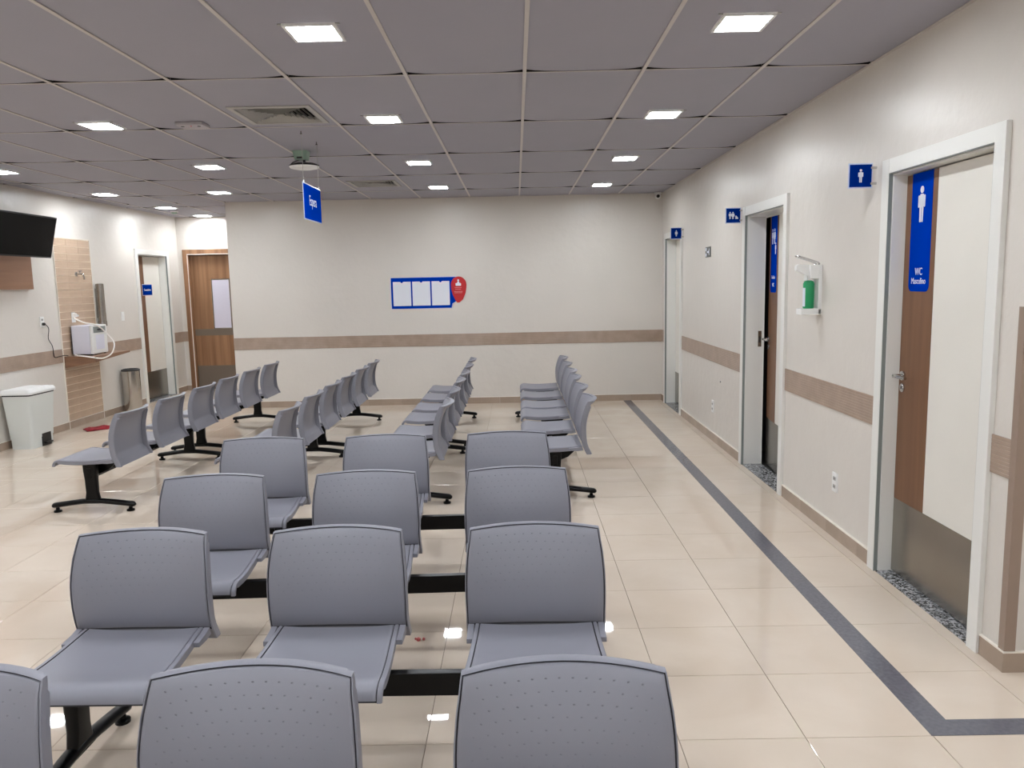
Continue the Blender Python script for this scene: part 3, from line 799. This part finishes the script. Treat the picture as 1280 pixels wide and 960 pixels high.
# steel waste bin
t = thing('steel_waste_bin', 'slim cylindrical stainless steel bin against the left wall', 'waste bin', (-5.045, 10.02, 0))
bm = bmesh.new(); lathe(bm, [(.108, .0), (.110, .01), (.110, .53)], seg=32); obj('body', bm, mat('polished_steel', (196, 192, 186), .16, metal=1), t, True)
bm = bmesh.new(); lathe(bm, [(.113, .53), (.113, .548), (.095, .556), (.092, .54), (.06, .50)], seg=32); obj('rim', bm, 'black', t, True)
# white pedal bin
t = thing('pedal_bin', 'large white plastic pedal bin with closed lid by the left wall', 'waste bin', (-5.0, 7.81, 0))
def frust(bm, a, z0, b_, z1, n_=4, r=.03):
    A = rrect(-a[0], a[0], -a[1], a[1], r, n_); B = rrect(-b_[0], b_[0], -b_[1], b_[1], r, n_)
    VA = [bm.verts.new((p[0], p[1], z0)) for p in A]; VB = [bm.verts.new((p[0], p[1], z1)) for p in B]
    bm.faces.new(VA); bm.faces.new(VB[::-1])
    for k in range(len(A)): bm.faces.new((VA[k], VA[(k+1) % len(A)], VB[(k+1) % len(A)], VB[k]))
bm = bmesh.new(); frust(bm, (.118, .188), .1, (.145, .214), .54); obj('body', bm, 'bin', t, True)
bm = bmesh.new(); frust(bm, (.112, .182), 0, (.114, .184), .1); obj('plinth', bm, 'bin', t, True)
bm = bmesh.new(); frust(bm, (.146, .216), .54, (.148, .218), .56); obj('collar', bm, 'black', t, True)
bm = bmesh.new(); frust(bm, (.160, .230), .555, (.160, .230), .575); frust(bm, (.160, .230), .575, (.146, .218), .602); frust(bm, (.12, .19), .602, (.115, .186), .608); obj('lid', bm, 'white', t, True)
bm = bmesh.new(); box(bm, .09, .1235, -.03, .115, .0, .13); obj('pedal_recess', bm, 'black', t)
bm = bmesh.new(); box(bm, .10, .155, -.01, .095, .025, .04, bev=.004); obj('pedal', bm, 'black', t)
t.rotation_euler = (0, 0, 0)

# red cloth on the floor
bm = bmesh.new(); bmesh.ops.create_grid(bm, x_segments=22, y_segments=12, size=.5)
rnd = random.Random(3)
for v in bm.verts:
    x, y = v.co.x*.30, v.co.y*.20; e_ = max(abs(v.co.x), abs(v.co.y))*2
    v.co = Vector((x+.02*math.sin(18*y+3), y+.03*math.sin(9*x), .006+(.018+.014*math.sin(31*x+9*y)*math.cos(24*y-5*x)+.006*rnd.random())*(1-e_**3*.8)))
ext = bmesh.ops.extrude_face_region(bm, geom=list(bm.faces)); 
for v in [g_ for g_ in ext['geom'] if isinstance(g_, bmesh.types.BMVert)]: v.co.z = max(v.co.z-.006, 0)
o = tag(obj('floor_cloth', bm, 'cloth', None, True, 60), 'crumpled red cloth lying on the floor below the tiled corner', 'cloth'); o.location = (-4.80, 8.72, 0); o.rotation_euler = (0, 0, .5)
# wrapper
bm = bmesh.new()
for (x, y, r_) in ((0, 0, .011), (.022, .006, .008), (-.014, .012, .006)):
    bmesh.ops.create_icosphere(bm, subdivisions=1, radius=r_, matrix=Matrix.Translation((x, y, r_*.5)))
for v in bm.verts: v.co.z = max(0, v.co.z)
o = tag(obj('candy_wrapper', bm, 'pink'), 'tiny pink scrap of wrapper on the floor between the front benches', 'litter'); o.location = (-.46, 3.245, .0)

# ------------------------------------------------------------ beam benches
def interp(tab, x):
    if x <= tab[0][0]: return tab[0][1]
    for (a, fa), (b_, fb) in zip(tab, tab[1:]):
        if x <= b_:
            t_ = (x-a)/(b_-a); return fa+(fb-fa)*t_
    return tab[-1][1]
def smooth_tab(tab, n_=40):
    """Catmull-Rom resampling of an x -> y table"""
    out = []; P = [tab[0]]+list(tab)+[tab[-1]]
    for i in range(1, len(P)-2):
        for k in range(6):
            t_ = k/6; x = P[i][0]+(P[i+1][0]-P[i][0])*t_
            a, b_, c, d = P[i-1][1], P[i][1], P[i+1][1], P[i+2][1]
            out.append((x, .5*((2*b_)+(c-a)*t_+(2*a-5*b_+4*c-d)*t_*t_+(3*b_-a-3*c+d)*t_**3)))
    out.append(tab[-1]); return out
BZ0, BZ1 = .334, .713
BY = smooth_tab([(.334, .222), (.40, .193), (.48, .182), (.56, .184), (.63, .199), (.68, .217), (.713, .236), (.74, .256)])
BW = smooth_tab([(0, .243), (.2, .2405), (.42, .2415), (.62, .240), (.8, .2345), (.93, .2275), (.98, .2255), (1, .2235)])
def back_pt(u, v, off=0):
    zt = BZ1 + .003*(1-abs(u)**2.0)
    z = BZ0 + v*(zt-BZ0)
    return Vector((u*interp(BW, v), interp(BY, z) + (.005+.052*v**1.6)*(1-u*u) + off, z))
def grid_solid(us, vs, front, back, recess=None, matf=None):
    bm = bmesh.new(); nu, nv = len(us), len(vs)
    A = [[bm.verts.new(front(u, v)) for v in vs] for u in us]; B = [[bm.verts.new(back(u, v)) for v in vs] for u in us]
    for i in range(nu-1):
        for j in range(nv-1):
            f = bm.faces.new((A[i][j], A[i+1][j], A[i+1][j+1], A[i][j+1]))
            if matf and matf((us[i]+us[i+1])/2, (vs[j]+vs[j+1])/2): f.material_index = 1
            bm.faces.new((B[i][j], B[i][j+1], B[i+1][j+1], B[i+1][j]))
    for i in range(nu-1):
        for j in (0, nv-1): bm.faces.new((A[i][j], A[i+1][j], B[i+1][j], B[i][j]))
    for j in range(nv-1):
        for i in (0, nu-1): bm.faces.new((A[i][j], A[i][j+1], B[i][j+1], B[i][j]))
    return bm
bu, bv = .016, .991
inn = lambda u, v: abs(u) < 1-bu+.001 and .12 < v < bv+.001
def uset(edge, extra): 
    s = [-1, -edge-.002, -edge, -.955, -.925, -.905, -.85]+[-.8+1.6*k/10 for k in range(0, 11)]+[.85, .905, .925, .955, edge, edge+.002, 1]
    return s
us = uset(1-bu, 0)
vs = [0, .02, .12, .135, .20, .25, .33, .41, .49, .57, .65, .73, .80, .86, .895, .912, .935, .965, bv, bv+.0015, 1]
def bthick(u, v):
    du = (1-abs(u))*.235; dv = (1-v)*.39
    if du < .0205: return .040 if v < .9 else .034 - .1*(v-.9)
    if v > .999: return .020
    if dv < .034: return .030
    if v < .001: return .028
    if v < .14: return .024
    return .008
# frame front: bevelled outer lip, recess for the panel
def bfront(u, v):
    e_ = 0
    if abs(u) == 1 or v == 1 or v == 0: e_ = .004
    if abs(u) <= 1-bu and .13 < v <= bv: e_ = .006
    return back_pt(u, v, e_)
def bback(u, v):
    th = bthick(u, v)
    if abs(u) == 1 or v in (0, 1): th -= .004
    return back_pt(u, v, th)
BACK = obj('backrest', grid_solid(us, vs, bfront, bback, matf=inn), ['chair', 'shade_dark_parts'], None, True, 42)  # groove faces coloured dark as the shadow gap round the panel
pu = 1-bu-.0150
pus = [-pu, -pu+.012, -.93]+[-.88+1.76*k/12 for k in range(13)]+[.93, pu-.012, pu]
pvs = [.140, .155, .27, .35, .43, .51, .59, .67, .75, .82, .88, .925, bv-.020, bv-.0105]
def pfront(u, v):
    e_ = .0015 if (abs(u) == pu or v in (pvs[0], pvs[-1])) else -.0004
    return back_pt(u, v, e_)
bm = grid_solid(pus, pvs, pfront, lambda u, v: back_pt(u, v, .0058))
# raised dots
rows_ = 0
for rr in range(9):
    v = .915 - rr*.062; n_ = 13
    for k in range(n_):
        u = -.86 + (k + (.5 if rr % 2 else 0))*1.72/n_ + .03
        if abs(u) > .88: continue
        vv = v - .0 
        p = back_pt(u, vv, -.0004); r_ = .0033
        c = bm.verts.new(p+Vector((0, -.00045, 0))); rg = [bm.verts.new(back_pt(u, vv, -.0002)+Vector((r_*math.cos(a), 0, r_*.8*math.sin(a)))) for a in [2*PI*q/7 for q in range(7)]]
        for q in range(7): bm.faces.new((c, rg[q], rg[(q+1) % 7]))
PANEL = obj('backrest_panel', bm, 'chair', BACK, True, 42)
# seat
SP = [(.196, .390), (.150, .388), (.057, .382), (-.023, .379), (-.103, .381), (-.163, .388), (-.193, .390), (-.215, .385), (-.229, .373), (-.236, .358), (-.238, .344)]
SPs = spline([(0, y, z) for y, z in SP], 3)
SN = len(SPs)-1
SWt = smooth_tab([(0, .210), (.3, .216), (.7, .226), (.85, .228), (1, .226)])
slen = [0]
for a, b_ in zip(SPs, SPs[1:]): slen.append(slen[-1]+(b_-a).length)
def seat_pt(u, v, off=0):
    d = v*slen[-1]; i = 0
    while i < SN-1 and slen[i+1] < d: i += 1
    t_ = (d-slen[i])/(slen[i+1]-slen[i]); p = SPs[i].lerp(SPs[i+1], t_)
    dr = (SPs[min(i+1, SN)]-SPs[max(i-1, 0)]).normalized()
    nrm = Vector((0, -dr.z, dr.y)); nrm = nrm if nrm.z > 0 or nrm.y < 0 else -nrm   # outward: up / forward
    if v > .8: nrm = Vector((0, dr.z, -dr.y))
    if nrm.z < 0 and v < .8: nrm = -nrm
    q = p + nrm*off; dish = -.007*(1-abs(u)**2.5)*(1-v)*1.2
    return Vector((u*interp(SWt, v), q.y, q.z + (dish if v < .75 else 0)))
su = .93
sus = [-1, -.982, -su-.004, -su, -.85]+[-.75+1.5*k/8 for k in range(9)]+[.85, su, su+.004, .982, 1]
svs = [0, .03, .06, .12, .2, .3, .4, .5, .6, .68, .74, .79, .83, .87, .91, .95, .975, 1]
def sfront(u, v):
    e_ = 0
    if abs(u) == 1: e_ = -.003
    if abs(u) <= su: e_ = -.005
    return seat_pt(u, v, e_)
def sback(u, v):
    th = .030 if abs(u) > .93 else .012
    if v > .85: th = .018 if abs(u) > .93 else .011
    if abs(u) == 1: th -= .003
    return seat_pt(u, v, -th)
bm = grid_solid(sus, svs, sfront, sback, matf=lambda u, v: abs(u) < su+.003)
for s in (-1, 1):   # lugs that tie the side rails to the backrest
    x0, x1 = s*.214, s*.234
    prism(bm, [(.10, .362), (.10, .378), (.16, .383), (.192, .390), (.200, .363), (.16, .358)], min(x0, x1), max(x0, x1), 'x')
SEAT = obj('seat', bm, ['chair', 'shade_dark_parts'], None, True, 42)  # dark faces paint the shadow gap beside the seat panel
psu = su-.012
pss = [-psu, -psu+.012]+[-.86+1.72*k/10 for k in range(11)]+[psu-.012, psu]
def spf(u, v): return seat_pt(u, v, .0002 if abs(u) < psu else -.0014)
SPANEL = obj('seat_panel', grid_solid(pss, svs[:-1]+[.985], spf, lambda u, v: seat_pt(u, v, -.0048)), 'chair', SEAT, True, 42)
# bracket below the seat
bm = bmesh.new()
for s in (-1, 1):
    prism(bm, [(-.14, .372), (.15, .372), (.15, .335), (.10, .29), (.03, .262), (-.02, .262), (-.05, .33)], s*.10, s*.106, 'x')
box(bm, -.155, .155, -.15, .13, .366, .374)
BRACK = obj('seat_bracket', bm, 'bmetal')
# leg
bm = bmesh.new()
secs = [(.047, .045, .340), (.047, .042, .30), (.042, .038, .23), (.042, .034, .14), (.052, .032, .09), (.066, .031, .06)]
rings = []
for ry, rx, z in secs:
    rings.append([bm.verts.new((p[0], p[1], z)) for p in rrect(-rx*.62, rx*.62, -ry, ry, .012, 3)])
for a, b_ in zip(rings, rings[1:]):
    for k in range(len(a)): bm.faces.new((a[k], a[(k+1) % len(a)], b_[(k+1) % len(a)], b_[k]))
bm.faces.new(rings[0]); bm.faces.new(rings[-1])
LEG = obj('leg', bm, 'bmetal', None, True, 40)
bm = bmesh.new(); rings = []
for y in [-.30, -.297, -.291, -.282, -.26, -.21, -.15, -.08, 0, .08, .15, .21, .26, .282, .291, .297, .30]:
    e_ = min(1, (.30-abs(y))/.022); sw = .027*math.sqrt(max(.12, 1-(1-e_)**2)); hh = .0195*math.sqrt(max(.12, 1-(1-e_)**2))
    zc = .046 + .034*(1-(abs(y)/.30)**1.2)
    rings.append([bm.verts.new((sw*math.cos(a), y, zc+hh*math.sin(a))) for a in [2*PI*q/12 for q in range(12)]])
for a, b_ in zip(rings, rings[1:]):
    for k in range(12): bm.faces.new((a[k], a[(k+1) % 12], b_[(k+1) % 12], b_[k]))
bm.faces.new(rings[0]); bm.faces.new(rings[-1])
FOOT = obj('foot_bar', bm, 'bmetal', LEG, True, 50)
bm = bmesh.new(); lathe(bm, [(.027, 0), (.027, .012), (.014, .018), (.011, .034)], seg=16)
PAD = obj('foot_pad', bm, 'bmetal', LEG, True, 40); PAD.location = (0, .262, 0)
protos = [BACK, PANEL, SEAT, SPANEL, BRACK, LEG, FOOT, PAD]
beam_me = obj('beam', nb(-.855, .855, -.016, .016, .242, .318, bev=.004), 'bmetal')
def cp_(o, parent, loc=None):
    c = o.copy(); col.objects.link(c); c.parent = parent
    if loc is not None: c.location = loc
    return c
BG = {'f': 'grey beam benches facing the camera', 's': 'grey beam benches facing the left wall'}
def bench(label, x, y, rz, grp, pitch=.66, post=.825):
    t = thing('beam_bench', label, 'bench', (x, y, 0), rz, BG[grp])
    cp_(beam_me, t)
    for k in (-1, 0, 1):
        b_ = cp_(BACK, t, (k*pitch, 0, 0)); cp_(PANEL, b_)
        s_ = cp_(SEAT, t, (k*pitch, 0, 0)); cp_(SPANEL, s_)
        cp_(BRACK, t, (k*pitch, 0, 0))
    for s in (-1, 1):
        l_ = cp_(LEG, t, (s*post, 0, 0)); cp_(FOOT, l_); cp_(PAD, l_, (0, .262, 0)); cp_(PAD, l_, (0, -.262, 0))
    return t
for (x, y, rz, lb) in ((-.600, 1.36, -.009, 'nearest three-seat grey bench, its dotted backrests cut by the bottom edge'), (-.640, 2.365, -.009, 'second three-seat grey bench from the camera in the front block'),
                       (-.690, 3.193, .030, 'third three-seat grey bench from the camera in the front block'), (-.744, 4.06, .032, 'farthest three-seat grey bench of the front block facing the camera')):
    bench(lb, x, y, rz, 'f', pitch=.685)
for (x, y, lb) in ((-3.05, 6.20, 'nearer grey bench of the leftmost side column, seats towards the left wall'), (-3.06, 8.15, 'farther grey bench of the leftmost side column, near the wooden door'),
                   (-1.90, 6.18, 'nearer grey bench of the second side column, partly behind the front block'), (-1.89, 8.11, 'farther grey bench of the second side column, below the notice board side'),
                   (-.785, 6.23, 'nearer grey bench of the third side column, in the middle of the room'), (-.78, 8.14, 'farther grey bench of the third side column, below the red badge'),
                   (.258, 6.32, 'nearer grey bench of the rightmost side column beside the open aisle'), (.262, 8.15, 'farther grey bench of the rightmost side column, nearest the back wall stripe')):
    bench(lb, x, y, -PI/2, 's', pitch=.66)
for o in protos + [beam_me]: bpy.data.objects.remove(o)
